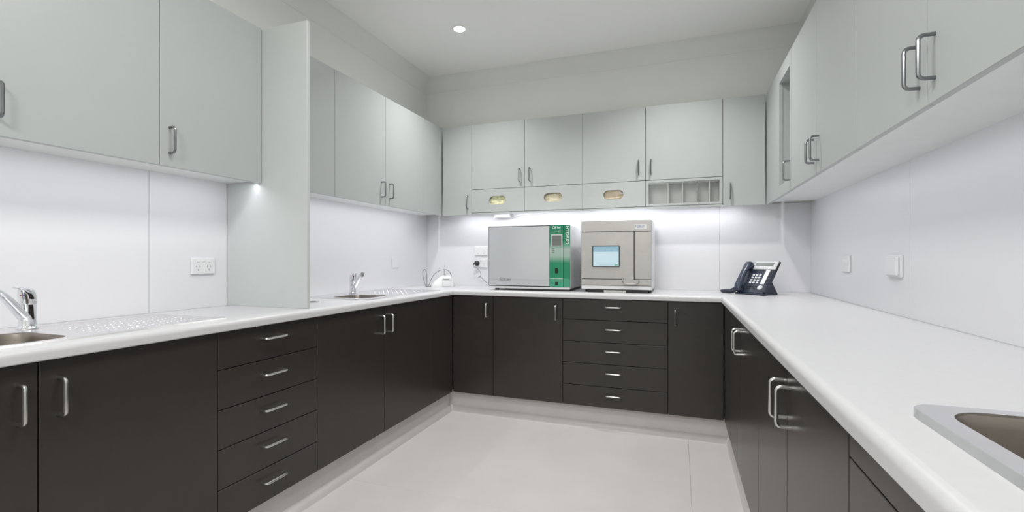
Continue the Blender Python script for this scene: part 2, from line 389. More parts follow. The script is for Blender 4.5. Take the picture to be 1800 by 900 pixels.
upper_cabinet('B', -.684, .286, 'white wall cabinet above the steriliser with one oval-holed flap and an open divided compartment',
    [dict(s=(-.684, -.2265), z=(ZF1, ZT), hv=(-.274, *HB)), dict(s=(-.2265, .286), z=(ZF1, ZT), hv=(-.188, *HB)),
     dict(s=(-.684, -.2265), z=(ZF0, ZF1), n='dispenser_flap', oval=(-.455, 1.6115)),
     dict(s=(-.2265, .286), z=(ZF0, ZF1), n='face_frame', slot=((-.206, .265), (1.532, 1.684)), div=(-.070, .027, .123, .202)),
     dict(z=(ZB, ZF0-.001), n='bottom_rail')])
upper_cabinet('B', .286, UR-.002, 'tall white one-door wall cabinet in the back right corner', [dict(s=(.286, UR-.004), hv=(.331, *HZ))])
upper_cabinet('R', 2.771, UB-.002, 'white wall cabinet on the right with a tall narrow opening cut in its door', [dict(s=(2.771, UB-.004), n='slot_door', slot=((2.806, 3.080), (1.5595, 2.157)), hv=(2.795, *HZ))])
upper_cabinet('R', 1.832, 2.771, 'white two-door wall cabinet farther along the right, next to the tall opening', [dict(s=(1.832, 2.301), hv=(2.265, *HZ)), dict(s=(2.301, 2.771), hv=(2.337, *HZ))])
upper_cabinet('R', .893, 1.832, 'white two-door wall cabinet nearest on the right, with the largest pair of D handles', [dict(s=(.893, 1.3625), hv=(1.3265, *HZ)), dict(s=(1.3625, 1.832), hv=(1.3985, *HZ))])

# tall end panel standing on the worktop
tag(obj('end_panel', bx(B(), WL+.001, -1.604, 1.695, 1.713, BT, ZT-.004, .0012), M['end_panel']), 'tall white end panel standing on the left worktop between two upper cabinets', 'panel')

# ------------------------------------------------------------------ worktop (one U-shaped slab with sink cut-outs)
SA = dict(f=(-2.055, -1.628, .40, 1.312), b=(-1.905, -1.652, .44, .845))
SB = dict(f=(-2.055, -1.612, 2.148, 2.985), b=(-1.915, -1.668, 2.20, 2.43))
SR = dict(f=(.322, .765, .36, .882), b=(.357, .70, .41, .852))
def worktop():
    bm = B(); z0, z1 = ZD+.001, BT; OV, r = .020, .018
    prof = [(-OV+r, z1)] + [(-OV+r-r*sin(radians(a)), z1-r+r*cos(radians(a))) for a in range(10, 91, 10)] + [(-OV, z0+.003), (-OV+.003, z0), (-OV+r, z0)]
    P = [[(XL-d, BY0, z) for d, z in prof], [(XL-d, YB+d, z) for d, z in prof], [(XR+d, YB+d, z) for d, z in prof], [(XR+d, BY0, z) for d, z in prof]]
    loft(bm, P)
    e = -OV+r; g = .001
    def slab(x0, x1, y0, y1, hole=None):
        if hole is None: bx(bm, x0, x1, y0, y1, z0, z1)
        else:
            m_ = .006; hx0, hx1, hy0, hy1 = hole[0]-m_, hole[1]+m_, hole[2]-m_, hole[3]+m_
            ring_plate(bm, [(x0, y0), (x1, y0), (x1, y1), (x0, y1)], [(hx0, hy0), (hx1, hy0), (hx1, hy1), (hx0, hy1)], z0, z1, lambda p, z: (p[0], p[1], z))
    xl, xr, yb = XL-e, XR+e, YB+e
    slab(WL+g, xl, BY0, 1.5, SA['b']); slab(WL+g, xl, 1.5, yb, SB['b']); slab(WL+g, WR-g, yb, WB-g)
    slab(xr, WR-g, BY0, 1.5, SR['b']); slab(xr, WR-g, 1.5, yb)
    return tag(obj('worktop', bm, M['bench'], smooth=True), 'continuous white U-shaped laminate worktop with rounded front edge', 'worktop')
worktop()

# ------------------------------------------------------------------ sinks
def make_sink(S, label, h, rc, drain_rect=None, dep=.15, rb=.05):
    x0, x1, y0, y1 = S['f']; a0, a1, c0, c1 = S['b']
    t = thing('sink', ((x0+x1)/2, (y0+y1)/2, BT), label, 'sink')
    bm = B(); z0, z1 = BT+.0002, BT+h; f3 = lambda p, z: (p[0], p[1], z)
    hole = rrect(a0, a1, c0, c1, rb, 6)
    ym = drain_rect[2]-.02 if drain_rect else y1
    q = lambda A0, A1, C0, C1: [(A0, C0), (A1, C0), (A1, C1), (A0, C1)]
    def plate(outer, hl, dz=.004):
        o, hh = ring_loops(outer, hl); n = len(o); cx = (x0+x1)/2; cy = (y0+y1)/2
        def inn(p): return tuple(min(max(v, lo+h*.6), hi-h*.6) for v, lo, hi in ((p[0], x0, x1), (p[1], y0, y1)))
        L = [[bm.verts.new(f3(p, z)) for p in lp] for lp, z in ((hh, z1-dz), ([(p[0]+(p[0]-(a0+a1)/2)*0.0, p[1]) for p in hh], z1), ([inn(p) for p in o], z1), (o, z0))]
        for A, C in zip(L, L[1:]):
            for k in range(n): bm.faces.new((A[k], A[(k+1) % n], C[(k+1) % n], C[k]))
    if drain_rect:
        plate(q(x0, x1, y0, ym), hole)
        plate(q(x0, x1, ym, y1), rrect(*drain_rect, .012, 4), .0005)
    else: plate(rrect(x0, x1, y0, y1, rc, 6), hole)
    obj('flange', bm, M['sink'], t, True)
    # bowl
    bm = B(); cx, cy = (a0+a1)/2, (c0+c1)/2; secs = []
    for ins, z in ((0, z1-.004), (.004, z1-.02), (.010, z1-dep+.035), (.018, z1-dep+.016), (.036, z1-dep+.003), (.06, z1-dep)):
        secs.append([(x, y, z) for x, y in rrect(a0+ins, a1-ins, c0+ins, c1-ins, max(rb-ins*.3, .02), 6)])
    secs.append([(cx+.04*cos(k*2*pi/len(secs[0])), cy+.04*sin(k*2*pi/len(secs[0])), z1-dep-.002) for k in range(len(secs[0]))])
    n = len(secs[0]); rings = [[bm.verts.new(p) for p in s] for s in secs]
    for A, C in zip(rings, rings[1:]):
        for k in range(n): bm.faces.new((A[k], A[(k+1) % n], C[(k+1) % n], C[k]))
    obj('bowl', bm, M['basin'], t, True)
    obj('drain', lathe(B(), [(.041, -.002), (.041, .001), (.03, .001), (.027, -.003), (0, -.003)], (cx, cy, z1-dep), 20), M['chrome'], t, True)
    if drain_rect:
        d0, d1, e0, e1 = drain_rect; bm = B(); secs = []
        for ins, z in ((0, z1-.0005), (.006, z1-.0032), (.012, z1-.0035)):
            secs.append([bm.verts.new((x, y, z)) for x, y in rrect(d0+ins, d1-ins, e0+ins, e1-ins, .012, 4)])
        n = len(secs[0])
        for A, C in zip(secs, secs[1:]):
            for k in range(n): bm.faces.new((A[k], A[(k+1) % n], C[(k+1) % n], C[k]))
        bm.faces.new(secs[-1])
        tr = obj('drainer_tray', bm, M['sink'], t)
        bm = B(); nx, ny = 9, max(6, int((e1-e0-.06)/.022))
        for i in range(nx):
            for j in range(ny):
                px = d0+.04+(d1-d0-.08)*(i+.5*(j % 2))/(nx-.5); py = e0+.03+(e1-e0-.06)*j/(ny-1)
                lathe(bm, [(.0065, 0), (.005, .0014), (.0025, .0021), (0, .0023)], (px, py, z1-.0036), 8)
        tag(obj('drainer_dimples', bm, M['sink'], tr, True), kind='stuff')
    return t
make_sink(SA, 'stainless steel sink with long dimpled drainer on the near left worktop', .005, .01, (-2.03, -1.652, .905, 1.286))
make_sink(SB, 'small stainless steel sink with drainer on the far left worktop beyond the end panel', .005, .01, (-2.03, -1.640, 2.545, 2.955))
make_sink(SR, 'stainless steel sink with a raised rim at the bottom right corner of the photo', .010, .055, None, .17, .055)

# ------------------------------------------------------------------ mixer taps
def make_tap(x, y, dx, dy, label):
    n = sqrt(dx*dx+dy*dy); D = Vector((dx/n, dy/n, 0)); S = Vector((-D.y, D.x, 0)); Z = Vector((0, 0, 1)); zb = BT+.0055
    O = Vector((x, y, zb)); t = thing('mixer_tap', O, label, 'tap')
    obj('body', lathe(B(), [(0, 0), (.027, 0), (.0275, .004), (.024, .007), (.0225, .012), (.021, .03), (.021, .07), (.0215, .078), (0, .078)], O, 28), M['chrome'], t, True)
    def sec(c, ax, up, a, b, n=16): return [tuple(c + ax*a*cos(2*pi*k/n) + up*b*sin(2*pi*k/n)) for k in range(n)]
    # spout: rises outwards from low on the body
    bm = B(); secs = []
    path = [(.0, .030, .0165, .013), (.022, .042, .0165, .0125), (.05, .066, .0155, .0115), (.085, .094, .0145, .0105), (.118, .117, .0135, .0095), (.140, .129, .013, .009), (.152, .132, .0125, .0085)]
    for i, (a, z, w_, h_) in enumerate(path):
        a2, z2 = path[min(i+1, len(path)-1)][:2]; a1, z1 = path[max(i-1, 0)][:2]
        T = (D*(a2-a1)+Z*(z2-z1)).normalized(); U = S.cross(T)
        secs.append(sec(O+D*a+Z*z, S, U, w_, h_))
    sp = obj('spout', loft(bm, secs), M['chrome'], t, True)
    c = O+D*.146+Z*.112
    obj('aerator', lathe(B(), [(0, 0), (.0105, 0), (.0115, .002), (.0115, .018), (0, .018)], c, 18), M['steel'], sp, True)
    # lever: wedge cap leaning over the spout side
    bm = B(); secs = []
    for a, z, w_, l_ in ((0, .0785, .0205, .0205), (0, .084, .0225, .0225), (.001, .098, .0225, .0235), (.003, .112, .0215, .0245), (.006, .122, .0195, .0245), (.010, .129, .014, .021), (.012, .132, .006, .012)):
        secs.append(sec(O+D*a+Z*z, S, D, w_, l_))
    lv = obj('lever', loft(bm, secs), M['chrome'], t, True)
    bm = B(); secs = []
    for a, z, w_, h_ in ((.006, .124, .015, .006), (.026, .129, .014, .0045), (.044, .1325, .0125, .0035), (.058, .135, .010, .0025), (.063, .136, .005, .0015)):
        secs.append(sec(O+D*a+Z*z, S, Z, w_, h_))
    obj('lever_tip', loft(bm, secs), M['chrome'], lv, True)
    for k, mm in ((-1, 'red'), (1, 'blue')):
        pc = O+D*.0262+S*(.004*k)+Z*.108
        bm = B(); bmesh.ops.create_uvsphere(bm, u_segments=10, v_segments=6, radius=.0022, matrix=Matrix.Translation(pc)); obj('marker_dot', bm, M[mm], lv, True)
    return t
make_tap(-1.962, .882, .62, -.78, 'chrome mixer tap behind the near left sink, at the left photo edge')
make_tap(-1.978, 2.485, .86, -.5, 'chrome mixer tap behind the small far left sink')

# round cover set in the worktop just past the end panel
t = thing('worktop_hole_cover', (-1.838, 1.952, BT), 'small round dark steel hole cover on the left worktop beside the end panel', 'cover')
obj('ring', lathe(B(), [(.052, 0), (.052, .0025), (.044, .0035), (.040, .0012), (.040, 0)], (-1.838, 1.952, BT+.0001), 28), M['steel'], t, True)
obj('lid', lathe(B(), [(0, .0002), (.0395, .0002), (.0395, .0012), (0, .0016)], (-1.838, 1.952, BT+.0001), 28), M['black'], t, True)

# ------------------------------------------------------------------ washer-disinfector
def washer():
    x0, x1, y0, y1, z0, z1 = -1.326, -.7155, 3.185, 3.605, .925, 1.376
    t = thing('instrument_washer', ((x0+x1)/2, (y0+y1)/2, BT), 'silver-doored benchtop instrument washer with a green control strip', 'washer')
    obj('casing', bx(B(), x0, x1, y0+.018, y1, z0-.001, z1, .006, 2), M['casing'], t)
    obj('front_frame', ring_plate(B(), [(x0, z0-.002), (x1, z0-.002), (x1, z1), (x0, z1)], [(x0+.003, z0+.012), (x1-.003, z0+.012), (x1-.003, z1-.002), (x0+.003, z1-.002)], y0+.002, y0+.02, lambda p, q: (p[0], q, p[1])), M['casing'], t)
    obj('seal_panel', bx(B(), x0+.003, x1-.003, y0+.012, y0+.0185, z0+.012, z1-.002), M['groove'], t)
    xd = -.857
    door = obj('door', bx(B(), x0+.0085, xd-.002, y0-.004, y0+.012, z0+.0185, z1-.008, .002), M['silver'], t)
    strip = tag(obj('control_strip', bx(B(), xd, -.7575, y0-.003, y0+.012, z0+.0155, z1-.004, .001), M['green'], t), 'printed green and white control strip')
    side = obj('name_strip', bx(B(), -.7555, x1+.0035, y0-.001, y0+.012, z0+.0135, z1-.004, .001), M['green'], t)
    W = Matrix(((1, 0, 0, 0), (0, 0, -1, 0), (0, 1, 0, 0), (0, 0, 0, 1)))     # text plane facing -Y
    at = lambda x, y, z: Matrix.Translation((x, y, z)) @ W
    ys = y0-.0036
    obj('display_surround', bx(B(), xd+.010, xd+.092, ys-.0004, ys+.002, 1.224, 1.308, .0006), M['ph_silver'], strip)
    obj('display', bx(B(), xd+.016, xd+.085, ys-.0012, ys+.001, 1.230, 1.300), M['lcd'], strip)
    for z in (1.207, 1.193, 1.179): obj('button', bx(B(), xd+.016, xd+.036, ys-.001, ys+.002, z, z+.004), M['greyprint'], strip)
    obj('latch_slot', bx(B(), xd+.040, xd+.060, ys-.0008, ys+.002, 1.035, 1.072), M['groove'], strip)
    obj('latch_slot', bx(B(), xd+.040, xd+.060, ys-.0008, ys+.002, .952, .974), M['groove'], strip)
    obj('print_line', bx(B(), xd+.004, xd+.096, ys-.0003, ys+.001, .997, .999), M['whiteprint'], strip)
    obj('swoosh', tube(B(), [(xd+.008+.02*k, ys, 1.3225+.0012*k*k*.6) for k in range(4)], .0009, 6), M['whiteprint'], strip)
    for z in (1.322, 1.332): obj('print_line', bx(B(), xd+.066, xd+.082, ys-.0003, ys+.001, z, z+.003), M['whiteprint'], strip)
    ptext('C61w', .026, strip, M['whiteprint'], 'model_lettering', at(xd+.018, ys, 1.343))
    R90 = Matrix.Rotation(-pi/2, 4, 'Z')
    ptext('HYDRIM', .034, side, M['whiteprint'], 'name_lettering', Matrix.Translation((-.7475, y0-.0016, 1.368)) @ W @ R90)
    ptext('SciCan', .032, door, M['greyprint'], 'maker_lettering', at(-1.235, y0-.0046, .972))
    obj('door_crease', bx(B(), x0+.006, xd-.002, y0-.0052, y0-.003, .9895, .9905), M['silver'], door)
    for i in range(6):
        obj('vent_slot', bx(B(), x1-.001, x1+.0008, y1-.05, y1-.03, .99+i*.018, .994+i*.018), M['greyprint'], t)
    for px, py in ((x0+.06, y0+.03), (x1-.05, y0+.04), (x0+.06, y1-.05), (x1-.05, y1-.05)):
        obj('foot', lathe(B(), [(0, 0), (.014, 0), (.017, .006), (.014, .0165), (0, .0165)], (px, py, BT+.0001), 16), M['black'], t, True)
    obj('base_tray_or_shadow', bx(B(), x0+.13, x1-.004, y0+.006, y1-.03, BT+.0005, z0-.0025), M['black'], t)  # black block in place of the shadow under the washer
washer()

# ------------------------------------------------------------------ steel steriliser
def steriliser():
    x0, x1, y0, y1, z0, z1 = -.6325, -.168, 3.19, 3.605, .9285, 1.3955
    t = thing('steam_steriliser', ((x0+x1)/2, (y0+y1)/2, BT), 'brushed steel benchtop steam steriliser with a lit pale blue screen', 'steriliser')
    obj('casing', bx(B(), x0-.003, x1+.003, y0+.012, y1, z0, z1, .005, 2), M['casing'], t)
    obj('groove_panel', bx(B(), x0+.003, x1-.003, y0+.006, y0+.0125, z0+.010, z1-.006), M['groove'], t)
    zt, zm = 1.319, 1.001; xd = -.277
    top = obj('top_fascia', bx(B(), x0, x1, y0-.004, y0+.008, zt+.002, z1-.004, .002), M['autoclave'], t)
    door = obj('door', bx(B(), x0, xd-.003, y0-.006, y0+.008, zm+.0015, zt-.002, .002), M['autoclave'], t)
    obj('side_fascia', bx(B(), xd+.002, x1, y0-.004, y0+.008, zm+.0015, zt-.002, .002), M['autoclave'], t)
    bot = obj('lower_fascia', bx(B(), x0, x1, y0-.004, y0+.008, z0+.030, zm-.0015, .002), M['autoclave'], t)
    obj('bottom_lip', bx(B(), x0+.001, x1-.001, y0-.002, y0+.01, z0+.002, z0+.027, .002), M['casing'], t)
    obj('top_edge', bx(B(), x0, x1, y0-.002, y0+.014, z1-.0038, z1+.0005, .001), M['casing'], t)
    yd = y0-.006
    sx0, sx1, sz0, sz1 = -.556, -.371, 1.0815, 1.2265
    bez = obj('screen_bezel', ring_plate(B(), rrect(sx0, sx1, sz0, sz1, .008, 4), [(sx0+.007, sz0+.006), (sx1-.007, sz0+.006), (sx1-.007, sz1-.006), (sx0+.007, sz1-.006)], yd-.004, yd+.001, lambda p, q: (p[0], q, p[1])), M['bezel'], door)
    scr = obj('screen', bx(B(), sx0+.006, sx1-.006, yd-.002, yd-.0005, sz0+.005, sz1-.005), M['screen'], door)
    obj('screen_header', bx(B(), sx0+.0075, sx1-.0075, yd-.0024, yd-.0018, 1.184, sz1-.0065), M['screen_h'], scr)
    for a, b in ((.012, .044), (.052, .084), (.092, .122), (.134, .168)):
        obj('header_word', bx(B(), sx0+a, sx0+b, yd-.0027, yd-.0022, 1.192, 1.199), M['screen_w'], scr)
    obj('screen_icon', bx(B(), sx1-.036, sx1-.012, yd-.0024, yd-.0018, sz0+.008, sz0+.018), M['screen_g'], scr)
    obj('screen_line', bx(B(), sx0+.05, sx1-.045, yd-.0024, yd-.0018, sz0+.012, sz0+.014), M['screen_h'], scr)
    # maker's label, unreadable in the photograph: two rows of small blue marks
    lab = obj('label_plate', bx(B(), -.275, -.199, y0-.0052, y0-.003, 1.333, 1.365, .0005), M['white_p'], top)
    xx = -.270; rnd = random.Random(3)
    while xx < -.209:
        wd = rnd.choice((.0035, .0045, .0055)); bm = bx(B(), xx, xx+wd, y0-.0058, y0-.005, 1.351, 1.351+rnd.choice((.006, .007, .007))); obj('label_mark', bm, M['blueprint'], lab); xx += wd+rnd.choice((.0012, .0012, .004))
    bm = B(); bx(bm, -.262, -.236, y0-.0056, y0-.005, 1.3415, 1.3435); bx(bm, -.232, -.214, y0-.0056, y0-.005, 1.3415, 1.3435); obj('label_mark', bm, M['blueprint'], lab)
    # scooped finger grip across the lower right corner of the door
    P = [(-.352, .991), (-.352, 1.0)] + [(-.352+.006+.05*sin(radians(a))*1.3, 1.002+.060*(1-cos(radians(a)))) for a in (20, 40, 55, 70, 85)] + [(xd-.0035, 1.066), (xd-.0035, .991)]
    obj('grip_recess', prism(B(), P, yd-.0022, yd+.002, 'y'), M['steel'], door)
    pts = [(-.353, yd-.006, 1.018), (-.3535, yd-.008, 1.0), (-.351, yd-.010, .984), (-.343, yd-.011, .9745), (-.33, yd-.011, .970), (-.30, yd-.011, .9685), (-.272, yd-.011, .9695), (-.257, yd-.011, .974), (-.249, yd-.010, .983), (-.247, yd-.006, .995)]
    obj('grip_rim', tube(B(), pts, .0042, 8), M['steel'], door, True)
    pl = [(-.352, 1.0), (-.349, .982), (-.338, .973), (-.262, .9735), (-.251, .983), (-.249, 1.0)]
    obj('grip_plate', prism(B(), pl, yd-.008, yd-.0045, 'y'), M['autoclave'], door)
    pan = obj('base_tray_or_shadow', bx(B(), x0+.045, x1-.022, y0-.004, y1-.06, BT+.0005, z0-.0003, .001), M['black'], t)
    obj('tray_plate', bx(B(), x0+.155, x0+.30, y0-.0055, y0-.003, BT+.002, z0-.004), M['steel'], pan)
    for px, py in ((x0+.03, y0+.05), (x1-.016, y0+.05), (x0+.03, y1-.04), (x1-.03, y1-.04)):
        obj('foot', lathe(B(), [(0, 0), (.012, 0), (.012, z0-BT-.0001), (0, z0-BT-.0001)], (px, py, BT+.0001), 14), M['black'], t, True)
steriliser()

# ------------------------------------------------------------------ desk phone (facing the room's middle)
def phone():
    org = Vector((.475, 3.36, BT+.0003)); A = radians(-43)
    T = Matrix.Translation(org) @ Matrix.Rotation(A, 4, 'Z')
    t = thing('desk_phone', org, 'navy blue desk phone with silver display in the back right worktop corner', 'phone')
    add = lambda nm, bm, m, p=t, sm=False: obj(nm, bm, m, p, sm, xf=T)
    # wedge stand: tilt of the face
    tilt = radians(52); W2 = .098
    y0, z0 = -.07, .022; Lf = .185
    def fp(u, v, o=0): # point on the tilted face: u across, v up the slope, o outwards
        return (u, y0+v*cos(tilt)-o*sin(tilt), z0+v*sin(tilt)+o*cos(tilt))
    def fbx(u0, u1, v0, v1, o0, o1, b=0):
        bm = B(); bx(bm, u0, u1, v0, v1, o0, o1, b)
        Mx = Matrix(((1, 0, 0, 0), (0, cos(tilt), -sin(tilt), y0), (0, sin(tilt), cos(tilt), z0), (0, 0, 0, 1)))
        bmesh.ops.transform(bm, matrix=Mx, verts=bm.verts); return bm
    body = add('body', fbx(-W2, W2, 0, Lf, -.028, 0, .004), M['navy'])
    bm = B(); prism(bm, [(y0+.004, 0), (y0+.150, 0), (y0+.150, .008), (y0+.085, .095), (y0+.070, .098), (y0-.004, .016)], -W2+.012, W2-.012, 'x'); add('stand', bm, M['navy'])
    bm = B(); bx(bm, -W2-.002, W2+.002, y0-.012, y0+.03, 0, .012, .003); add('foot', bm, M['navy'])
    dsp = add('display_housing', fbx(-.055, W2+.004, Lf-.012, Lf+.052, -.012, .006, .003), M['ph_silver'])
    add('display', fbx(-.044, .078, Lf+.014, Lf+.040, .0058, .0072), M['lcd'], dsp)
    add('display_prop', fbx(W2+.0045, W2+.008, Lf-.02, Lf+.055, -.012, .004), M['black'], dsp)
    for k in range(4): add('soft_key', fbx(-.042+.032*k, -.020+.032*k, Lf-.001, Lf+.005, .0055, .0075), M['plate'], dsp)
    for r in range(4):
        for c in range(3): add('number_key', fbx(-.034+.023*c, -.019+.023*c, .062+.020*r, .074+.020*r, -.001, .003, .001), M['key_w'], body)
    for r in range(2):
        for c in range(4): add('function_key', fbx(-.038+.018*c, -.025+.018*c, .150+.014*r, .158+.014*r, -.001, .002), M['black'], body)
        for c in range(4): add('function_key', fbx(-.040+.018*c, -.027+.018*c, .018+.018*r, .027+.018*r, -.001, .002), M['black'], body)
    add('index_card', fbx(.043, .070, .060, .172, -.001, .0012), M['key_w'], body)
    for r in range(9): add('line_key', fbx(.076, .090, .058+.0128*r, .066+.0128*r, -.001, .002), M['black'], body)
    bm = lathe(B(), [(0, 0), (.017, 0), (.016, .004), (.010, .005), (0, .005)], (0, 0, 0), 20)
    Mx = Matrix.Translation(fp(.056, .032)) @ Matrix.Rotation(tilt, 4, 'X'); bmesh.ops.transform(bm, matrix=Mx, verts=bm.verts); add('navigation_key', bm, M['ph_silver'], body, True)
    # handset in its cradle on the left side
    bm = B(); secs = []
    for v, o, a, b in ((-.012, .020, .010, .006), (-.006, .024, .024, .018), (.02, .028, .028, .022), (.045, .034, .025, .019), (.075, .040, .021, .015), (.11, .042, .0205, .0145), (.145, .040, .022, .016), (.175, .034, .027, .021), (.198, .030, .027, .022), (.208, .026, .021, .016), (.213, .024, .008, .006)):
        c = Vector(fp(-.072, v, o)); U = Vector((1, 0, 0)); N = Vector((0, -sin(tilt), cos(tilt)))
        secs.append([tuple(c+U*a*cos(2*pi*k/16)+N*b*sin(2*pi*k/16)) for k in range(16)])
    hs = add('handset', loft(bm, secs), M['navy2'], t, True)
    for v in (.015, .187):
        add('handset_rest', fbx(-.094, -.050, v-.018, v+.018, 0, .012, .003), M['navy'], hs)
    # curly cord lying on the worktop: coils along a bent path from the handset's lower end
    pts = []; base = [Vector(p) for p in ((-.085, -.085, .030), (-.10, -.095, .014), (-.135, -.09, .010), (-.175, -.075, .010), (-.215, -.055, .010), (-.235, -.035, .010), (-.225, -.012, .011), (-.19, 0, .016), (-.155, 0, .032), (-.125, -.005, .055))]
    N = 360
    for i in range(N+1):
        s = i/N*(len(base)-1); k = min(int(s), len(base)-2); f = s-k; p = base[k].lerp(base[k+1], f); d = (base[k+1]-base[k]).normalized()
        a = d.cross(Vector((0, 0, 1))).normalized(); b = a.cross(d); th = i*2*pi/7.5
        pts.append(p+a*.008*cos(th)+b*.008*sin(th))
    add('curly_cord', tube(B(), pts, .0027, 5), M['navy'], t, True)
phone()

# ------------------------------------------------------------------ small white dental unit with cable
def scaler():
    o = Vector((-1.80, 3.40, BT+.0003)); T = Matrix.Translation(o) @ Matrix.Rotation(radians(18), 4, 'Z')
    t = thing('benchtop_unit', o, 'small white dome-shaped benchtop unit with a looped grey cable and upright stylus', 'device')
    add = lambda nm, bm, m, p=t, sm=True: obj(nm, bm, m, p, sm, xf=T)
    secs = []
    for z, x0, x1, y0, y1, r in ((0, -.105, .075, -.055, .075, .02), (.012, -.105, .077, -.057, .075, .025), (.035, -.092, .072, -.052, .070, .025), (.06, -.066, .062, -.042, .06, .025), (.08, -.040, .050, -.030, .05, .022), (.092, -.02, .04, -.015, .04, .016)):
        secs.append([(x, y, z) for x, y in rrect(x0, x1, y0, y1, r, 4)])
    body = add('housing', loft(B(), secs), M['white_p'])
    bm = B(); bx(bm, -.012, .060, -.061, -.05, .006, .044, .003); add('front_recess', bm, M['cable'].copy() if False else M['plate'], body)
    bm = B(); bx(bm, -.016, .064, -.052, -.035, .049, .078, .004); pl = add('label_panel', bm, M['white_p'], body)
    for k in range(5):
        bm = B(); bx(bm, -.006+.011*k, .002+.011*k, -.0532, -.051, .060, .067); add('label_mark', bm, M['greyprint'], pl)
    bm = lathe(B(), [(0, 0), (.012, 0), (.011, .006), (.006, .010), (.0055, .030), (.0068, .034), (.0065, .052), (.0035, .060), (.0025, .085), (0, .086)], (.0, 0, .091), 14)
    add('stylus', bm, M['steel'], body)
    P = [(.052, .01, .088), (.046, .0, .11), (.03, -.012, .132), (.0, -.02, .140), (-.04, -.03, .132), (-.075, -.04, .105), (-.10, -.045, .068), (-.115, -.05, .032), (-.128, -.05, .007), (-.145, -.045, .006), (-.156, -.03, .022), (-.172, -.015, .07), (-.180, -.005, .115), (-.172, .0, .138), (-.160, .002, .138), (-.150, 0, .115), (-.144, -.01, .07), (-.140, -.02, .03), (-.138, -.03, .007), (-.12, .02, .004), (-.09, .06, .004), (-.06, .085, .02)]
    def cr(P, n=6):
        P = [Vector(p) for p in P]; Q = []
        for i in range(len(P)-1):
            a, b, c, d = P[max(i-1, 0)], P[i], P[i+1], P[min(i+2, len(P)-1)]
            for k in range(n):
                s = k/n; Q.append(.5*((2*b)+(c-a)*s+(2*a-5*b+4*c-d)*s*s+(3*b-a-3*c+d)*s**3))
        return Q+[P[-1]]
    add('cable', tube(B(), cr(P), .0028, 7), M['cable'], t)
scaler()

# ------------------------------------------------------------------ contents behind the oval slots
def crumple(cx, cz, m, name, label, seed, w=.125, hgt=.075, amp=.012, flat=0):
    rnd = random.Random(seed); bm = B(); zb = ZB+LIP+.0125
    bmesh.ops.create_icosphere(bm, subdivisions=4, radius=1)
    from mathutils import noise as nz
    z0 = zb; z1 = cz+hgt/2
    for v in bm.verts:
        d = v.co.copy(); n = nz.noise(d*2.2+Vector((seed, 0, 0)))*.5+abs(nz.noise(d*5+Vector((0, seed, 0))))*.5
        ridge = abs(nz.noise(Vector((d.x*(2 if flat else 7), d.z*7+d.x*3, seed))))
        sq = lambda q: math.copysign(abs(q)**.6, q)
        x = cx+sq(d.x)*w/2*(1+.1*n); zz = (z0+z1)/2+sq(d.z)*(z1-z0)/2
        y = UB+.060+sq(d.y)*.038 + (n*.3+ridge-.35)*amp*(1 if d.y < 0 else 0)
        v.co = (x, min(max(y, UB+.0195), WB-.012), max(zz, z0))
    o = obj(name, bm, m, None, True)
    return tag(o, label, 'tissue' if 'tissue' in name else 'card box')
crumple(-1.377, 1.611, M['ytissue'], 'crumpled_tissue', 'crumpled pale yellow tissue filling the left oval slot above the washer', 3, .19, .105, .030)
crumple(-.916, 1.6135, M['cream'], 'folded_tissue', 'folded cream tissue in the middle oval slot above the washer', 8, .185, .10, .018, 1)
def card_box():
    t = thing('card_box', (-.455, UB+.066, ZB+LIP+.0125), 'tan card box behind the right-hand oval slot above the steriliser', 'box')
    zb = ZB+LIP+.0125
    obj('box_body', bx(B(), -.545, -.365, UB+.030, WB-.012, zb, 1.652, .002), M['tan'], t)
    obj('box_flap', bx(B(), -.515, -.395, UB+.0235, UB+.0295, 1.585, 1.590, .001), M['cream'], t)
    obj('paper_edge', prism(B(), [(-.415, 1.638), (-.385, 1.622), (-.387, 1.612), (-.420, 1.630)], UB+.0235, UB+.0295, 'y'), M['key_w'], t)
card_box()

# ------------------------------------------------------------------ outlets and switches
def outlet(F, s, z, label, w=.115, h=.075, kind='double', cat='power outlet', pr=.010):
    c = F(s, 0, z-h/2); nm = {'double': 'power_outlet', 'switch': 'light_switch', 'blank': 'wall_plate', 'cover': 'outlet_cover'}[kind]
    t = thing(nm, c, label, cat)
    pl = obj('plate', fbox(B(), F, s-w/2, s+w/2, -pr, -.0005, z-h/2, z+h/2, .003, 2), M['plate'], t)
    if kind == 'double':
        for k in (-1, 1):
            cs = s+k*w*.23
            for a, b, r_ in ((-.008, .004, .5), (.008, .004, -.5), (0, -.012, 0)):
                bm = B(); p = F(cs+a, -pr-.0002, z+b-.006)
                fbox(bm, F, cs+a-.0012, cs+a+.0012, -pr-.0004, -pr+.002, z+b-.010, z+b-.002)
                obj('pin_slot', bm, M['greyprint'], pl)
            obj('rocker', fbox(B(), F, cs-.007, cs+.007, -pr-.003, -pr+.001, z+.018, z+.027, .001), M['white_p'], pl)
        obj('rocker', fbox(B(), F, s-.006, s+.006, -pr-.003, -pr+.001, z+.020, z+.029, .001), M['white_p'], pl)
    elif kind == 'switch':
        for k in (-1, 1): obj('rocker', fbox(B(), F, s+k*.02-.008, s+k*.02+.008, -pr-.003, -pr+.001, z+.002, z+.022, .001), M['white_p'], pl)
    elif kind == 'cover':
        obj('cover_lid', fbox(B(), F, s-w/2+.008, s+w/2-.008, -pr-.012, -pr, z-h/2+.006, z+h/2-.006, .007, 3), M['plate'], t)
    return t
FL, FB, FR = fr('L', WL+.006), fr('B', WB-.006), fr('R', WR-.006)
outlet(FL, 1.566, 1.104, 'white double power outlet on the left splashback near the end panel')
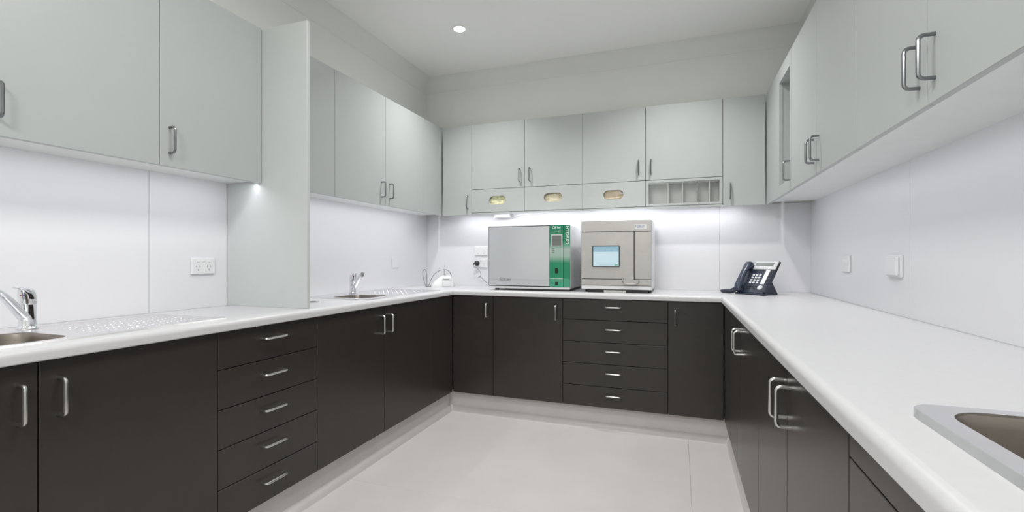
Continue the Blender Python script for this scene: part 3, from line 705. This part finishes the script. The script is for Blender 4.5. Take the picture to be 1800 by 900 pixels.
outlet(FL, 3.14, 1.104, 'blank white wall plate on the splashback between the far left tap and the corner', .085, .078, 'blank', 'wall plate', .007)
outlet(FB, -1.575, 1.203, 'white power outlet, upper of the two beside the washer', kind='double')
outlet(FB, -1.575, 1.100, 'white power outlet with the black plug, left of the washer', kind='double')
outlet(FR, 2.905, 1.112, 'slim white light switch on the right splashback, nearer the corner', .115, .088, 'switch', 'light switch')
outlet(FR, 2.318, 1.108, 'bulky white covered outlet on the right splashback, nearer the camera', .125, .09, 'cover', 'power outlet', .010)
# black plug and its thin flex to the washer
t = thing('power_plug', (-1.612, WB-.02, 1.06), 'black plug and thin white flex hanging from the outlet left of the washer', 'plug')
yp = WB-.0165
bm = B(); secs = []
for d, r in ((0, .022), (.012, .022), (.020, .017), (.026, .008)): secs.append([(-1.609+r*cos(2*pi*k/14), yp-d, 1.1+r*sin(2*pi*k/14)) for k in range(14)])
pb = obj('plug_body', loft(bm, secs), M['black'], t, True)
obj('plug_collar', tube(B(), [(-1.612, yp-.022, 1.096), (-1.630, yp-.030, 1.094), (-1.636, yp-.024, 1.088)], [.008, .007, .005], 8), M['black'], pb, True)
pts = [(-1.636, yp-.024, 1.088), (-1.625, yp-.03, 1.070), (-1.595, yp-.03, 1.055), (-1.572, yp-.028, 1.03), (-1.562, yp-.026, 1.005), (-1.572, yp-.028, .985), (-1.59, yp-.03, .978), (-1.578, yp-.03, .99), (-1.555, yp-.03, .978), (-1.53, yp-.032, .955), (-1.505, yp-.036, .935), (-1.45, yp-.05, .93), (-1.36, yp-.06, .955), (-1.326, yp-.06, .965)]
obj('flex', tube(B(), pts, .0026, 7), M['cable'], t, True)

# ------------------------------------------------------------------ lamps
def downlight(x, y, label, group=None):
    t = thing('ceiling_downlight', (x, y, ZC-.004), label, 'downlight', group)
    obj('trim_ring', lathe(B(), [(.036, -.0005), (.048, -.0005), (.050, -.002), (.046, -.006), (.036, -.004)], (x, y, ZC), 28), M['white_p'], t, True)
    obj('lens', lathe(B(), [(0, -.001), (.0365, -.001), (.0365, -.003), (0, -.0035)], (x, y, ZC), 24), M['lamp'], t)
    l = bpy.data.lights.new('lamp_light', 'AREA'); l.shape = 'DISK'; l.size = .07; l.energy = DOWN_W; l.color = NEUT; l.spread = radians(118)
    lo = bpy.data.objects.new('lamp_light', l); COL.objects.link(lo); lo.parent = t; lo.location = (0, 0, -.006)
for i, (x, y) in enumerate(((-1.406, 2.868), (.0, 2.868))):  # the second one is added out of view for its light
    downlight(x, y, ('bright round downlight in the white ceiling, left of the middle', 'added unseen round downlight nearer the right wall cabinets, above the photo')[i])
# two square fill lights added on the ceiling, out of view, to brighten the room
for y, lb in ((1.05, 'added square fill light on the ceiling over the aisle, nearer the back wall'), (-.75, 'added square fill light on the ceiling near the front wall behind the camera')):
    t = thing('added_fill_panel', (-.63, y, ZC-.02), lb, 'added fill light')
    obj('fill_frame', ring_plate(B(), [(-.93, y-.3), (-.33, y-.3), (-.33, y+.3), (-.93, y+.3)], [(-.915, y-.285), (-.345, y-.285), (-.345, y+.285), (-.915, y+.285)], ZC-.012, ZC-.0005, lambda p, z: (p[0], p[1], z)), M['white_p'], t)
    obj('fill_lens', bx(B(), -.915, -.345, y-.285, y+.285, ZC-.009, ZC-.002), M['fill_lens'], t)
    l = bpy.data.lights.new('fill_light', 'AREA'); l.size = .56; l.energy = FILL_W*(.75 if y > 0 else 1.45); l.color = NEUT
    lo = bpy.data.objects.new('fill_light', l); COL.objects.link(lo); lo.parent = t; lo.location = (0, 0, .0015)
# led strips under the upper cabinets, close behind the doors
def strip(F, s0, s1, label, wpm, d=.030, lip=.010):
    z = ZB+lip
    c = F((s0+s1)/2, d, z-.0042)
    t = thing('led_strip_light', c, label, 'strip light', 'strip lights under the wall cabinets')
    obj('channel', fbox(B(), F, s0, s1, d-.009, d+.009, z-.003, z-.0002), M['white_p'], t)
    obj('diffuser', fbox(B(), F, s0+.004, s1-.004, d-.006, d+.006, z-.004, z-.0031), M['led'], t)
    l = bpy.data.lights.new('strip_light', 'AREA'); l.shape = 'RECTANGLE'; l.color = COOL; l.energy = wpm*(s1-s0); l.spread = radians(170)
    a, b = F(s0, d, 0), F(s1, d, 0); l.size = max(abs(a[0]-b[0]), .012); l.size_y = max(abs(a[1]-b[1]), .012)
    tilt = {(-1, 0): (0, .22, 0), (1, 0): (0, -.22, 0), (0, 1): (.22, 0, 0)}[tuple(int(round(q)) for q in (Vector(F(0, 1, 0))-Vector(F(0, 0, 0)))[:2])]
    lo = bpy.data.objects.new('strip_light', l); COL.objects.link(lo); lo.parent = t; lo.location = (0, 0, -.006); lo.rotation_euler = tilt
strip(fr('L', UL), .27, 1.686, 'white led strip under the near left wall cabinets', STRIP_W*.85)
strip(fr('L', UL), 1.73, 3.35, 'white led strip under the far left wall cabinets', STRIP_W)
strip(fr('B', UB), -1.75, .42, 'white led strip under the back wall cabinets', STRIP_W)
strip(fr('R', UR), .91, 3.35, 'white led strip under the right wall cabinets', STRIP_W*.55, lip=.018)
# little driver box with a lead, fixed under the cabinet above the washer
t = thing('led_driver', (-1.36, WB-.04, ZB-.03), 'small white led driver box with a lead under the cabinet above the washer', 'driver box')
db = obj('driver_case', bx(B(), -1.435, -1.30, WB-.062, WB-.008, ZB-.022, ZB+LIP-.0003, .006, 2), M['white_p'], t)
obj('driver_plug', bx(B(), -1.298, -1.272, WB-.058, WB-.03, ZB-.016, ZB-.004, .003), M['cable'], db)
obj('driver_lead', tube(B(), [(-1.272, WB-.045, ZB-.010), (-1.25, WB-.05, ZB-.012), (-1.22, WB-.05, ZB-.004), (-1.15, WB-.05, ZB+.001), (-1.02, WB-.05, ZB+.002)], .003, 6), M['white_p'], db, True)
